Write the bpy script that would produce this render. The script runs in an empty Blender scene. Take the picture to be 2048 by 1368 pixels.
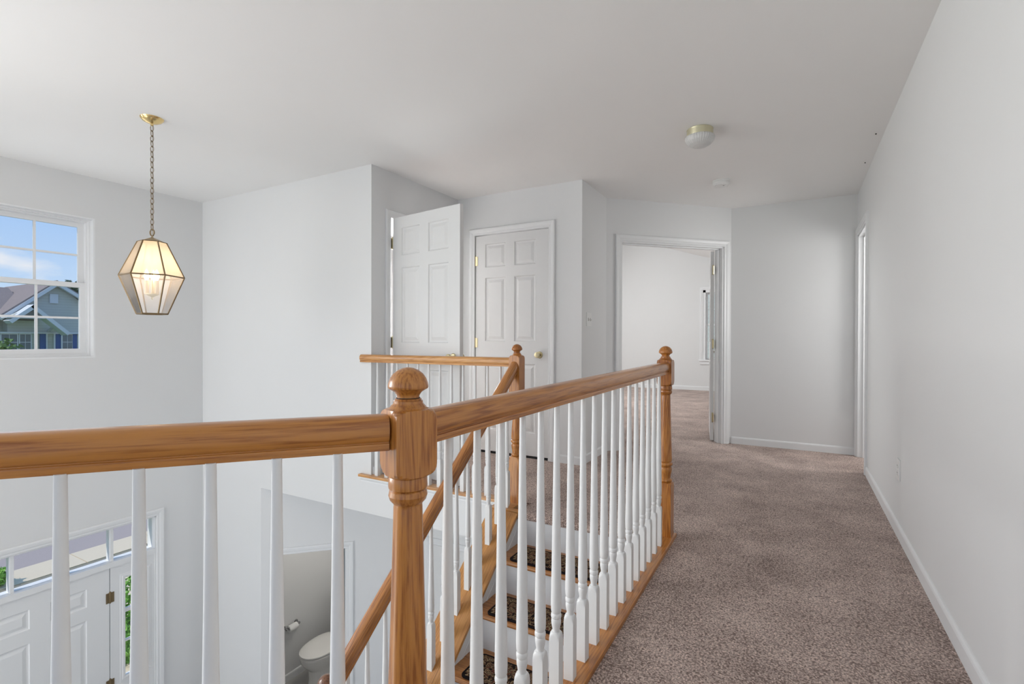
import bpy, bmesh, math, random
from mathutils import Vector, Matrix
random.seed(4)
C = bpy.context.scene.collection
S = bpy.context.scene

# ------------------------------------------------------------------ camera
YAW, PITCH, ROLL, FPX, CZ = math.radians(29.4058), math.radians(-0.3393), math.radians(0.1567), 1004.714, 1.0784
F_ = Vector((-math.sin(YAW)*math.cos(PITCH), math.cos(YAW)*math.cos(PITCH), math.sin(PITCH)))
R_ = Vector((math.cos(YAW), math.sin(YAW), 0)); U_ = R_.cross(F_)
R2 = R_*math.cos(ROLL)+U_*math.sin(ROLL); U2 = -R_*math.sin(ROLL)+U_*math.cos(ROLL)
cam = bpy.data.cameras.new('camera'); cam_o = bpy.data.objects.new('camera', cam); C.objects.link(cam_o)
cam.sensor_width = 36; cam.lens = FPX/2048*36; cam.clip_start = .02; cam.clip_end = 400
M = Matrix.Identity(4)
for i in range(3):
    M[i][0] = R2[i]; M[i][1] = U2[i]; M[i][2] = -F_[i]
M[2][3] = CZ
cam_o.matrix_world = M
S.camera = cam_o

# ------------------------------------------------------------------ view, world, lights
S.view_settings.view_transform = 'Standard'; S.view_settings.look = 'None'
S.view_settings.exposure = 0.0; S.view_settings.gamma = 1; S.view_settings.use_curve_mapping = False

W = bpy.data.worlds.new('sky'); S.world = W; W.use_nodes = True
nt = W.node_tree; N = nt.nodes; Lk = nt.links
bg = N['Background']; bg.inputs[1].default_value = 1.0
tc = N.new('ShaderNodeTexCoord'); sep = N.new('ShaderNodeSeparateXYZ'); Lk.new(tc.outputs['Generated'], sep.inputs[0])
rp = N.new('ShaderNodeValToRGB'); Lk.new(sep.outputs[2], rp.inputs[0])
rp.color_ramp.elements[0].position = 0.0; rp.color_ramp.elements[0].color = (.62, .78, .95, 1)
rp.color_ramp.elements[1].position = .30; rp.color_ramp.elements[1].color = (.22, .46, .90, 1)
mp = N.new('ShaderNodeMapping'); mp.inputs['Scale'].default_value = (1, 1, 2.6); mp.inputs['Location'].default_value = (1.3, .65, .4); Lk.new(tc.outputs['Generated'], mp.inputs[0])
cn = N.new('ShaderNodeTexNoise'); cn.inputs['Scale'].default_value = 6.5; cn.inputs['Detail'].default_value = 6; Lk.new(mp.outputs[0], cn.inputs['Vector'])
cr = N.new('ShaderNodeValToRGB'); Lk.new(cn.outputs[0], cr.inputs[0]); cr.color_ramp.elements[0].position = .56; cr.color_ramp.elements[1].position = .74
mx = N.new('ShaderNodeMix'); mx.data_type = 'RGBA'; Lk.new(cr.outputs[0], mx.inputs[0]); Lk.new(rp.outputs[0], mx.inputs[6]); mx.inputs[7].default_value = (.86, .88, .92, 1)
Lk.new(mx.outputs[2], bg.inputs[0])

def sun():
    l = bpy.data.lights.new('sun', 'SUN'); l.energy = 3.0; l.angle = math.radians(.6); l.color = (1, .95, .88)
    o = bpy.data.objects.new('sun', l); C.objects.link(o)
    d = Vector((.36, .93, -1.05)); o.rotation_euler = d.to_track_quat('-Z', 'Y').to_euler(); o.location = (-8, -4, 8)
sun()
def area(name, loc, direction, sx, sy, e, col=(1, 1, 1), spread=180):
    l = bpy.data.lights.new(name, 'AREA'); l.shape = 'RECTANGLE'; l.size = sx; l.size_y = sy; l.energy = e; l.color = col; l.spread = math.radians(spread)
    o = bpy.data.objects.new(name, l); C.objects.link(o); o.location = loc
    o.rotation_euler = Vector(direction).to_track_quat('-Z', 'Z').to_euler(); return o
# area lights for daylight; the fill ones are added, their sources unseen
area('back_fill', (-1.2, -1.62, 1.25), (0, 1, .3), 2.8, 2.0, 4, (1, .985, .96))  # added light at an unseen back window
area('back_left_fill', (-4.0, -1.62, 1.25), (0, 1, .0), 1.9, 1.9, 31, (1, .99, .97))  # added light on the unseen back wall, no window opening there
area('daylight_foyer_upper_window', (-5.15, 1.5, 1.5), (1, 0, 0), .9, 1.15, 3, (.93, .97, 1))
area('foyer_left_fill', (-5.15, -.45, 1.25), (1, 0, -.18), 2.0, 1.7, 68, (1, .995, .985), 115)  # light added at an unseen window so the hall is lit from the left
area('foyer_back_fill', (-4.3, -1.62, -1.3), (0, 1, .1), 1.6, 2.4, 34, (1, .99, .97))  # added light at an unseen lower window in the back wall
area('daylight_bedroom_window', (-4.85, 8.2, 1.9), (1, 0, -.6), 3.2, 1.2, 172, (.95, .985, 1))
area('daylight_side_room', (-4.3, 5.2, 1.5), (.35, -1, 0), 1.2, 1.4, 90, (1, 1, 1))
area('powder_room_fill', (-4.2, 4.1, -.40), (0, 0, -1), .35, .35, 8, (1, .95, .88))  # unseen lamp added to light the powder room
area('lower_hall_fill', (-1.2, 3.3, -.75), (-.7, .5, -.5), .35, .35, 8, (1, .96, .91))  # added to brighten the lower hall walls, no fixture seen
area('bathroom_fill', (1.7, 5.2, 1.6), (-1, 0, 0), .9, 1.0, 33, (1, .99, .98))  # unseen source added so the doorway brightens the end wall

# ------------------------------------------------------------------ dimensions
H = 2.44; XR, YE, X6 = .503, 5.669, -.5825
X2, Y2, X3, Y3, XL = -1.588, 4.030, -2.886, 2.880, -5.201
Y5 = YE-(X6-X2)
FZ = -2.97; SOF = -.295; YB = -1.65
PI = math.pi

# ------------------------------------------------------------------ helpers
def V(*a): return Vector(a)
def mat_new(name):
    m = bpy.data.materials.new(name); m.use_nodes = True; return m, m.node_tree.nodes, m.node_tree.links, m.node_tree.nodes['Principled BSDF']
def bump(N, L, b, src, strength, dist):
    bp = N.new('ShaderNodeBump'); bp.inputs['Strength'].default_value = strength; bp.inputs['Distance'].default_value = dist
    L.new(src, bp.inputs['Height']); L.new(bp.outputs[0], b.inputs['Normal'])
def plain(name, col, rough=.5, metal=0, spec=.5, noise=0, nscale=40, bstr=0, bdist=.001):
    m, N, L, b = mat_new(name)
    b.inputs['Base Color'].default_value = (*col, 1); b.inputs['Roughness'].default_value = rough; b.inputs['Metallic'].default_value = metal
    b.inputs['Specular IOR Level'].default_value = spec
    tc = N.new('ShaderNodeTexCoord'); n = N.new('ShaderNodeTexNoise'); n.inputs['Scale'].default_value = nscale; n.inputs['Detail'].default_value = 4
    L.new(tc.outputs['Object'], n.inputs['Vector'])
    mx = N.new('ShaderNodeMix'); mx.data_type = 'RGBA'; L.new(n.outputs[0], mx.inputs[0])
    k = noise
    mx.inputs[6].default_value = (*[c*(1-k) for c in col], 1); mx.inputs[7].default_value = (*[min(1, c*(1+k)) for c in col], 1)
    L.new(mx.outputs[2], b.inputs['Base Color'])
    if bstr: bump(N, L, b, n.outputs[0], bstr, bdist)
    return m
def oak(name, axis=2, c0=(.31, .098, .015), c1=(.52, .212, .042), rough=.30, sc=1.0, seed=0.0):
    """plain sawn oak: long cathedral bands and short dark pores, grain along the chosen object axis"""
    m, N, L, b = mat_new(name)
    tc = N.new('ShaderNodeTexCoord')
    oi = N.new('ShaderNodeObjectInfo')
    ad = N.new('ShaderNodeVectorMath'); ad.operation = 'ADD'; L.new(tc.outputs['Object'], ad.inputs[0])
    sv = N.new('ShaderNodeCombineXYZ'); mu = N.new('ShaderNodeMath'); mu.operation = 'MULTIPLY'; mu.inputs[1].default_value = 3.1
    L.new(oi.outputs['Random'], mu.inputs[0])
    for i in range(3): L.new(mu.outputs[0], sv.inputs[i])
    L.new(sv.outputs[0], ad.inputs[1])
    def mp(s_al, s_ac):
        q = N.new('ShaderNodeMapping'); s = [s_ac*sc]*3; s[axis] = s_al*sc; q.inputs['Scale'].default_value = s
        q.inputs['Location'].default_value = (seed, seed*.7, seed*1.3); L.new(ad.outputs[0], q.inputs[0]); return q
    n0 = N.new('ShaderNodeTexNoise'); n0.inputs['Scale'].default_value = 1; n0.inputs['Detail'].default_value = 2; L.new(mp(1.3, 22).outputs[0], n0.inputs['Vector'])
    ml = N.new('ShaderNodeMath'); ml.operation = 'MULTIPLY'; ml.inputs[1].default_value = 60; L.new(n0.outputs[0], ml.inputs[0])
    sn = N.new('ShaderNodeMath'); sn.operation = 'SINE'; L.new(ml.outputs[0], sn.inputs[0])
    r1 = N.new('ShaderNodeMapRange'); r1.inputs[1].default_value = -1; r1.inputs[2].default_value = 1; L.new(sn.outputs[0], r1.inputs[0])
    n1 = N.new('ShaderNodeTexNoise'); n1.inputs['Scale'].default_value = 1; n1.inputs['Detail'].default_value = 5; n1.inputs['Roughness'].default_value = .65; L.new(mp(9, 230).outputs[0], n1.inputs['Vector'])
    n2 = N.new('ShaderNodeTexNoise'); n2.inputs['Scale'].default_value = 1; n2.inputs['Detail'].default_value = 2; L.new(mp(1.2, 6).outputs[0], n2.inputs['Vector'])
    a1 = N.new('ShaderNodeMath'); a1.operation = 'MULTIPLY_ADD'; a1.inputs[1].default_value = .20; L.new(r1.outputs[0], a1.inputs[0]); L.new(n1.outputs[0], a1.inputs[2])
    a2 = N.new('ShaderNodeMath'); a2.operation = 'MULTIPLY_ADD'; a2.inputs[1].default_value = .5; L.new(n2.outputs[0], a2.inputs[0]); L.new(a1.outputs[0], a2.inputs[2])
    cr = N.new('ShaderNodeValToRGB'); e = cr.color_ramp.elements
    e[0].position = .50; e[0].color = (*[c*.55 for c in c0], 1); e[1].position = 1.12 if False else 1.0; e[1].color = (*c1, 1)
    x = cr.color_ramp.elements.new(.70); x.color = (*c0, 1)
    x = cr.color_ramp.elements.new(.86); x.color = (*[(p*.35+q*.65) for p, q in zip(c0, c1)], 1)
    L.new(a2.outputs[0], cr.inputs[0]); L.new(cr.outputs[0], b.inputs['Base Color'])
    b.inputs['Roughness'].default_value = rough; b.inputs['Coat Weight'].default_value = .35; b.inputs['Coat Roughness'].default_value = .18
    bump(N, L, b, n1.outputs[0], .12, .001)
    return m
def carpet(name, ca, cb):
    m, N, L, b = mat_new(name)
    tc = N.new('ShaderNodeTexCoord')
    wn = N.new('ShaderNodeTexNoise'); wn.inputs['Scale'].default_value = 60; wn.inputs['Detail'].default_value = 2; L.new(tc.outputs['Object'], wn.inputs['Vector'])
    wm = N.new('ShaderNodeMix'); wm.data_type = 'VECTOR'; wm.inputs[0].default_value = .012; L.new(tc.outputs['Object'], wm.inputs[4]); L.new(wn.outputs['Color'], wm.inputs[5])
    n = N.new('ShaderNodeTexNoise'); n.inputs['Scale'].default_value = 165; n.inputs['Detail'].default_value = 3; n.inputs['Roughness'].default_value = .7; L.new(wm.outputs[1], n.inputs['Vector'])
    v = N.new('ShaderNodeTexVoronoi'); v.inputs['Scale'].default_value = 130; L.new(wm.outputs[1], v.inputs['Vector'])
    g = N.new('ShaderNodeTexNoise'); g.inputs['Scale'].default_value = 3.2; g.inputs['Detail'].default_value = 4; g.inputs['Roughness'].default_value = .6; L.new(tc.outputs['Object'], g.inputs['Vector'])
    a = N.new('ShaderNodeMath'); a.operation = 'MULTIPLY_ADD'; a.inputs[1].default_value = -.35; L.new(v.outputs[0], a.inputs[0]); L.new(n.outputs[0], a.inputs[2])
    a3 = N.new('ShaderNodeMath'); a3.operation = 'MULTIPLY_ADD'; a3.inputs[1].default_value = .34; L.new(g.outputs[0], a3.inputs[0]); L.new(a.outputs[0], a3.inputs[2])
    cr = N.new('ShaderNodeValToRGB'); cr.color_ramp.elements[0].position = .36; cr.color_ramp.elements[0].color = (*ca, 1)
    cr.color_ramp.elements[1].position = .71; cr.color_ramp.elements[1].color = (*cb, 1); L.new(a3.outputs[0], cr.inputs[0])
    L.new(cr.outputs[0], b.inputs['Base Color']); b.inputs['Roughness'].default_value = .95; b.inputs['Specular IOR Level'].default_value = .1
    b.inputs['Sheen Weight'].default_value = .25; b.inputs['Sheen Roughness'].default_value = .5
    bump(N, L, b, a.outputs[0], .9, .006)
    return m
def rugmat(name):
    """dark stair-tread rug: black border, brown field with cream and rust scrolls"""
    m, N, L, b = mat_new(name)
    tc = N.new('ShaderNodeTexCoord')
    n = N.new('ShaderNodeTexNoise'); n.inputs['Scale'].default_value = 19; n.inputs['Detail'].default_value = 2; n.inputs['Distortion'].default_value = 2.6; L.new(tc.outputs['Object'], n.inputs['Vector'])
    cr = N.new('ShaderNodeValToRGB'); cr.color_ramp.interpolation = 'CONSTANT'; e = cr.color_ramp.elements
    e[0].position = 0; e[0].color = (.012, .008, .008, 1); e[1].position = .42; e[1].color = (.09, .045, .025, 1)
    for p, c in ((.47, (.40, .30, .17)), (.505, (.035, .018, .014)), (.54, (.16, .045, .03)), (.575, (.012, .009, .009)), (.61, (.34, .26, .15)), (.66, (.02, .013, .012))):
        x = e.new(p); x.color = (*c, 1)
    L.new(n.outputs[0], cr.inputs[0]); L.new(cr.outputs[0], b.inputs['Base Color'])
    f = N.new('ShaderNodeTexNoise'); f.inputs['Scale'].default_value = 400; L.new(tc.outputs['Object'], f.inputs['Vector'])
    b.inputs['Roughness'].default_value = .95; b.inputs['Specular IOR Level'].default_value = .1; bump(N, L, b, f.outputs[0], .5, .002)
    return m
def glassmat(name, col=(1, 1, 1), gloss=.06):
    m, N, L, b = mat_new(name); N.remove(b); out = N['Material Output']
    t = N.new('ShaderNodeBsdfTransparent'); t.inputs[0].default_value = (*col, 1); g = N.new('ShaderNodeBsdfGlossy'); g.inputs['Roughness'].default_value = .02
    fr = N.new('ShaderNodeFresnel'); fr.inputs[0].default_value = 1.35; mx = N.new('ShaderNodeMixShader')
    L.new(fr.outputs[0], mx.inputs[0]); L.new(t.outputs[0], mx.inputs[1]); L.new(g.outputs[0], mx.inputs[2]); L.new(mx.outputs[0], out.inputs[0]); return m
def emis(name, col, s):
    m, N, L, b = mat_new(name); b.inputs['Base Color'].default_value = (*col, 1); b.inputs['Emission Color'].default_value = (*col, 1); b.inputs['Emission Strength'].default_value = s; return m

wall_m = plain('wall_paint', (.78, .785, .785), .62, noise=.012, nscale=3, bstr=.06)
ceil_m = plain('ceiling_paint', (.92, .912, .90), .8, noise=.01, nscale=3)
trim_m = plain('trim_gloss_paint', (.83, .84, .845), .35, noise=.008, nscale=6)
door_m = plain('door_paint', (.78, .78, .775), .38, noise=.01, nscale=20, bstr=.05)
bal_m = plain('baluster_paint', (.80, .805, .80), .38, noise=.02, nscale=30)
oak_z = oak('oak_post', 2)
oak_x = oak('oak_rail', 0)
oak_y = oak('oak_tread', 0, c0=(.29, .105, .028), c1=(.48, .215, .066), rough=.35)
carpet_m = carpet('mauve_carpet', (.19, .122, .098), (.92, .73, .64))
rug_m = rugmat('rug_pattern'); rugb_m = plain('rug_border', (.015, .011, .012), .95, spec=.1, noise=.3, nscale=200)
brass_m = plain('brass', (.62, .54, .34), .28, 1)
dbrass_m = plain('antique_brass', (.23, .165, .09), .42, .75)
pbrass_m = plain('pale_brass', (.66, .62, .44), .35, .7)
glass_m = glassmat('window_glass')
vinyl_m = plain('window_vinyl', (.86, .87, .88), .35)
white_plastic = plain('white_plastic', (.82, .82, .81), .4)
porcelain = plain('porcelain', (.80, .79, .76), .12)
chrome = plain('dark_chrome', (.30, .30, .31), .25, 1)
tile_m = plain('floor_tile', (.42, .41, .40), .5, noise=.06, nscale=8)
dark_m = plain('dark_gap', (.02, .02, .02), .9)
paper_m = plain('toilet_paper', (.85, .85, .84), .9)
frost_m = plain('frosted_glass', (.66, .66, .65), .3)

def link(name, bm, m, parent=None, loc=None, smooth=False):
    me = bpy.data.meshes.new(name); bm.to_mesh(me); bm.free()
    o = bpy.data.objects.new(name, me); C.objects.link(o); me.materials.append(m)
    if parent is not None: o.parent = parent
    if loc is not None: o.location = loc
    if smooth:
        for p in me.polygons: p.use_smooth = True
        try: me.set_sharp_from_angle(angle=math.radians(26))
        except Exception: pass
    return o
def tag(o, label, cat, group=None, kind=None):
    if label: o['label'] = label
    if cat: o['category'] = cat
    if group: o['group'] = group
    if kind: o['kind'] = kind
    return o
def struct(name, bm, m, parent=None):
    o = link(name, bm, m, parent)
    if parent is None: o['kind'] = 'structure'
    return o
def empty(name, loc=(0, 0, 0), rz=0, parent=None):
    o = bpy.data.objects.new(name, None); C.objects.link(o); o.location = loc; o.rotation_euler = (0, 0, rz); o.empty_display_size = .1
    if parent is not None: o.parent = parent
    return o
def box(bm, x0, x1, y0, y1, z0, z1, mtx=None, bev=0):
    b = bmesh.new()
    vs = [b.verts.new(p) for p in ((x0, y0, z0), (x1, y0, z0), (x1, y1, z0), (x0, y1, z0), (x0, y0, z1), (x1, y0, z1), (x1, y1, z1), (x0, y1, z1))]
    for f in ((3, 2, 1, 0), (4, 5, 6, 7), (0, 1, 5, 4), (1, 2, 6, 5), (2, 3, 7, 6), (3, 0, 4, 7)): b.faces.new([vs[i] for i in f])
    if bev: bmesh.ops.bevel(b, geom=b.edges[:], offset=bev, segments=2, affect='EDGES', profile=.6)
    merge(bm, b, mtx)
def merge(bm, b, mtx=None):
    if mtx is not None: bmesh.ops.transform(b, matrix=mtx, verts=b.verts)
    idx = {}
    for v in b.verts: idx[v] = bm.verts.new(v.co)
    for f in b.faces:
        try:
            nf = bm.faces.new([idx[v] for v in f.verts]); nf.smooth = f.smooth; nf.material_index = f.material_index
        except ValueError: pass
    b.free()
def rings(bm, loops, cap0=True, cap1=True, closed=True):
    R = [[bm.verts.new(p) for p in l] for l in loops]; n = len(R[0])
    for a, b in zip(R, R[1:]):
        for i in range(n if closed else n-1):
            j = (i+1) % n
            try: bm.faces.new((a[i], a[j], b[j], b[i]))
            except ValueError: pass
    if cap0: bm.faces.new(R[0][::-1])
    if cap1: bm.faces.new(R[-1])
def lathe(bm, prof, n=24, mtx=None, cap=True):
    b = bmesh.new()
    rings(b, [[(r*math.cos(2*PI*i/n), r*math.sin(2*PI*i/n), z) for i in range(n)] for r, z in prof], cap, cap); merge(bm, b, mtx)
def tube(bm, pts, r, n=8, cap=True, closed=False):
    pts = [Vector(p) for p in pts]; L = []
    m = len(pts)
    for i, p in enumerate(pts):
        if closed: t = (pts[(i+1) % m]-pts[i-1]).normalized()
        else: t = ((pts[min(i+1, m-1)])-pts[max(i-1, 0)]).normalized()
        a = Vector((0, 0, 1)) if abs(t.z) < .9 else Vector((1, 0, 0))
        u = t.cross(a).normalized(); w = t.cross(u)
        rr = r[i] if isinstance(r, (list, tuple)) else r
        L.append([p+u*(rr*math.cos(2*PI*k/n))+w*(rr*math.sin(2*PI*k/n)) for k in range(n)])
    if closed: L.append(L[0])
    rings(bm, L, cap and not closed, cap and not closed)
def frame_mtx(origin, u, n):
    """local x along u, local y along outward normal n, local z up"""
    m = Matrix.Identity(4); u = Vector(u).normalized(); n = Vector(n).normalized()
    for i in range(3):
        m[i][0] = u[i]; m[i][1] = n[i]; m[i][2] = (0, 0, 1)[i]; m[i][3] = origin[i]
    return m
def wall(bm, p0, p1, z0, z1, th, holes=()):
    """wall whose visible face runs p0-p1, thickness th to the left-hand side going p0->p1; holes (u0,u1,za,zb)"""
    d = Vector((p1[0]-p0[0], p1[1]-p0[1], 0)); Lg = d.length; d.normalize(); nrm = Vector((-d.y, d.x, 0))
    m = frame_mtx((p0[0], p0[1], 0), d, nrm)
    holes = [(max(0, h[0]), min(Lg, h[1]), h[2], h[3]) for h in holes]
    us = sorted({0, Lg, *[h[0] for h in holes], *[h[1] for h in holes]})
    for a, b in zip(us, us[1:]):
        hs = sorted([(h[2], h[3]) for h in holes if h[0] <= a+1e-6 and h[1] >= b-1e-6]); z = z0
        for q0, q1 in hs:
            if q0 > z+1e-4: box(bm, a, b, 0, th, z, q0, m)
            z = max(z, q1)
        if z < z1-1e-4: box(bm, a, b, 0, th, z, z1, m)
CASPROF = [(0, 0), (0, .008), (.006, .012), (.022, .012), (.028, .016), (.046, .019), (.056, .019), (.062, .014), (.062, 0)]
def casing(bm, m, u0, u1, z0, z1, prof=CASPROF, bottom=False):
    if bottom: paths = lambda o: [(u0-o, z0-o), (u0-o, z1+o), (u1+o, z1+o), (u1+o, z0-o)]
    else: paths = lambda o: [(u0-o, z0), (u0-o, z1+o), (u1+o, z1+o), (u1+o, z0)]
    b = bmesh.new(); P = [paths(o) for o, d in prof]; k = 4
    grid = [[b.verts.new((P[i][j][0], prof[i][1], P[i][j][1])) for j in range(k)] for i in range(len(prof))]
    segs = range(k) if bottom else range(k-1)
    for i in range(len(prof)-1):
        for j in segs: b.faces.new((grid[i][j], grid[i][(j+1) % k], grid[i+1][(j+1) % k], grid[i+1][j]))
    if not bottom:
        b.faces.new([grid[i][0] for i in range(len(prof))]); b.faces.new([grid[i][3] for i in range(len(prof))][::-1])
    bmesh.ops.recalc_face_normals(b, faces=b.faces[:]); merge(bm, b, m)
def door_leaf(w, h, t, rows, cols, textured=True):
    """raised-panel door slab in x 0..w, y 0..t, z 0..h"""
    bm = bmesh.new()
    xs = sorted({0, w, *[v for c in cols for v in c]}); zs = sorted({0, h, *[v for r in rows for v in r]})
    def quad(p, flip):
        vs = [bm.verts.new(v) for v in p]
        bm.faces.new(vs[::-1] if flip else vs)
    for side in (0, 1):
        y0 = 0 if side == 0 else t; sg = 1 if side == 0 else -1
        for a, b in zip(xs, xs[1:]):
            for c, d in zip(zs, zs[1:]):
                if (a, b) in cols and (c, d) in rows:
                    lv = [(0, 0), (.006, .0085), (.014, .0105), (.020, .0105), (.044, .0020)]
                    L = [[(a+o, y0+sg*q, c+o), (b-o, y0+sg*q, c+o), (b-o, y0+sg*q, d-o), (a+o, y0+sg*q, d-o)] for o, q in lv]
                    for A, B in zip(L, L[1:]):
                        for i in range(4):
                            j = (i+1) % 4; quad((A[i], A[j], B[j], B[i]), side == 1)
                    quad(L[-1], side == 1)
                else: quad(((a, y0, c), (b, y0, c), (b, y0, d), (a, y0, d)), side == 1)
    for p in (((0, 0, 0), (0, 0, h), (0, t, h), (0, t, 0)), ((w, 0, 0), (w, t, 0), (w, t, h), (w, 0, h)), ((0, 0, h), (w, 0, h), (w, t, h), (0, t, h)), ((0, 0, 0), (0, t, 0), (w, t, 0), (w, 0, 0))):
        quad(p, False)
    bmesh.ops.remove_doubles(bm, verts=bm.verts[:], dist=.0002)
    return bm
def knob_bm(n=(0, -1, 0)):
    bm = bmesh.new()
    m = Vector(n).to_track_quat('Z', 'Y').to_matrix().to_4x4()
    lathe(bm, [(.031, 0), (.031, .004), (.026, .008), (.013, .010), (.011, .030), (.019, .036), (.026, .046), (.027, .054), (.023, .062), (.012, .066), (.001, .067)], 24, m)
    return bm
def hinge_bm(open_leaf=True):
    bm = bmesh.new()
    lathe(bm, [(.001, -.049), (.005, -.049), (.0065, -.045), (.0065, .045), (.008, .046), (.008, .050), (.004, .054), (.001, .055)], 12)
    for z in (-.017, 0, .017): lathe(bm, [(.0072, z-.0008), (.0072, z+.0008)], 12)
    box(bm, -.030, -.004, -.0015, .0015, -.044, .044); box(bm, .004, .030, -.0015, .0015, -.044, .044)
    return bm
SIXROWS = [(.20, .83), (1.035, 1.635), (1.735, 1.955)]

# ================================================================== SETTING
# ---- upper floor (carpet) with the stairwell and foyer cut out
def slab(bm, pts, z0, z1):
    b = bmesh.new(); rings(b, [[(x, y, z0) for x, y in pts], [(x, y, z1) for x, y in pts]]); bmesh.ops.recalc_face_normals(b, faces=b.faces[:]); merge(bm, b)
DL = Vector((-.643, -.766, 0)); NP = Vector((-.61, .70, 0))          # direction and start of the angled rail
EN = Vector((.766, -.643, 0))                                         # towards the carpet side
e0 = NP+EN*.045; tt = (e0.y-YB)/.766; e1 = e0+DL*tt
bm = bmesh.new()
slab(bm, [(-.560, e0.y+.03), (-.560, e0.y-.02), (e1.x, YB), (XR+.02, YB), (XR+.02, 2.775), (-.560, 2.775)], -.03, 0)
slab(bm, [(-1.50, 2.775), (XR+.12, 2.775), (XR+.12, 11.3), (-4.95, 11.3), (-4.95, 3.0), (-2.90, 3.0), (-2.90, 2.93), (-1.50, 2.93)], -.03, 0)
struct('floor', bm, carpet_m)
# carpet rolled over the top stair edge
bm = bmesh.new(); L = []
prof = [(2.80, 0), (2.775, -.0005), (2.755, -.004), (2.742, -.013), (2.738, -.026), (2.742, -.040), (2.755, -.046), (2.775, -.046), (2.80, -.046)]
rings(bm, [[(x, y, z) for y, z in prof] for x in (-1.498, -.66)], True, True); bmesh.ops.recalc_face_normals(bm, faces=bm.faces[:])
o = struct('trim_1', bm, carpet_m)
# ---- structure under the carpet
bm = bmesh.new()
slab(bm, [(-.655, e0.y+.0), (-.655+.0, e0.y-.07), (e1.x-.1, YB), (XR+.12, YB), (XR+.12, 2.76), (-.655, 2.76)], SOF, -.031)
slab(bm, [(-1.50, 2.76), (XR+.12, 2.76), (XR+.12, 11.3), (-5.0, 11.3), (-5.0, 3.0), (-2.886, 3.0), (-2.886, 2.881), (-1.50, 2.881)], SOF, -.031)
struct('ceiling_lower', bm, wall_m)
# ---- ceiling
bm = bmesh.new(); box(bm, XL-.15, 2.2, YB-.1, 5.9, H, H+.12); struct('ceiling', bm, ceil_m)
bm = bmesh.new()   # vaulted bedroom ceiling
rings(bm, [[(-.4, y, 2.44-.327*.1), (-4.3, y, 2.44+.327*3.8), (-5.1, y, 2.44+.327*3.0), (-5.1, y, 3.75), (-4.3, y, 3.95), (-.4, y, 2.6)] for y in (5.9, 11.4)])
bmesh.ops.recalc_face_normals(bm, faces=bm.faces[:]); struct('ceiling_bedroom', bm, ceil_m)
# ---- walls of the upper floor
bm = bmesh.new(); wall(bm, (XR, 6.2), (XR, YB), 0, H, .12, [(6.2-5.60, 6.2-4.93, 0, 2.04)]); struct('wall_right', bm, wall_m)
bm = bmesh.new(); wall(bm, (X6, YE), (XR+.0, YE), 0, H, .12); struct('wall_end', bm, wall_m)
c45 = Vector((X2, Y5, 0)); L45 = (Vector((X6, YE, 0))-c45).length; u45 = Vector((1, 1, 0)).normalized(); n45 = Vector((-1, 1, 0)).normalized()
A0, A1 = (-1.478-X2)*math.sqrt(2), (-.648-X2)*math.sqrt(2)
bm = bmesh.new(); wall(bm, (X2, Y5), (X6, YE), 0, H, .12, [(A0, A1, 0, 2.035)]); struct('wall_angled', bm, wall_m)
bm = bmesh.new(); wall(bm, (X2, Y2+.10), (X2, Y5+.05), 0, H, .10); struct('wall_switch', bm, wall_m)
bm = bmesh.new(); wall(bm, (X3-.12, Y2), (X2, Y2), 0, H, .10, [(-2.685-X3+.12, -1.900-X3+.12, 0, 2.065)]); struct('wall_closet', bm, wall_m)
bm = bmesh.new(); wall(bm, (X3, Y3+.12), (X3, Y2), 0, H, .12, [(3.092-Y3-.12, 3.88-Y3-.12, 0, 2.08)]); struct('wall_side_room', bm, wall_m)
bm = bmesh.new(); wall(bm, (XL-.15, Y3), (X3, Y3), FZ, H, .12, [(-4.264-XL+.15, 9, FZ, SOF)]); wall(bm, (X3, Y3), (-1.5, Y3), SOF, -.032, .12); struct('wall_foyer', bm, wall_m)
# front wall (both storeys): upper window, front door with sidelights and transom
WU = (1.00, 1.988, .911, 2.092)      # upper window opening
D0, D1, DT = 1.18, 2.094, -.932      # door leaf
FU = (.72, 2.455, FZ, -.585)         # whole entry unit opening
bm = bmesh.new(); wall(bm, (XL, YB), (XL, 5.95), FZ, H, .16, [(WU[0]-YB, WU[1]-YB, WU[2], WU[3]), (-1.45-YB, .55-YB, .4, 2.1), (FU[0]-YB, FU[1]-YB, FU[2], FU[3])]); struct('wall_front', bm, wall_m)
bm = bmesh.new(); wall(bm, (XR+.1, YB), (XL-.1, YB), FZ, H, .12, [(XR+.1+.0, XR+.1+2.9, .2, 2.3), (4.0, 5.6, -2.5, -.1)]); struct('wall_back', bm, wall_m)
for k, (xa, xb, za, zb) in enumerate(((-2.9, 0, .2, 2.3), (-5.1, -3.5, -2.5, -.1))):     # unseen windows added behind the viewer to let light in
    w = empty('window_%d' % (k+3)); w['kind'] = 'structure'
    bm = bmesh.new(); m = frame_mtx((0, YB, 0), (1, 0, 0), (0, 1, 0))
    box(bm, xa, xb, YB-.10, YB-.04, za, za+.05); box(bm, xa, xb, YB-.10, YB-.04, zb-.05, zb)
    for x in (xa, (xa+xb)/2-.02, xb-.04): box(bm, x, x+.04, YB-.10, YB-.04, za+.05, zb-.05)
    link('window_frame', bm, vinyl_m, w)
    bm = bmesh.new(); box(bm, xa+.01, xb-.01, YB-.085, YB-.08, za+.01, zb-.01); link('glass_pane', bm, glass_m, w)
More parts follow.
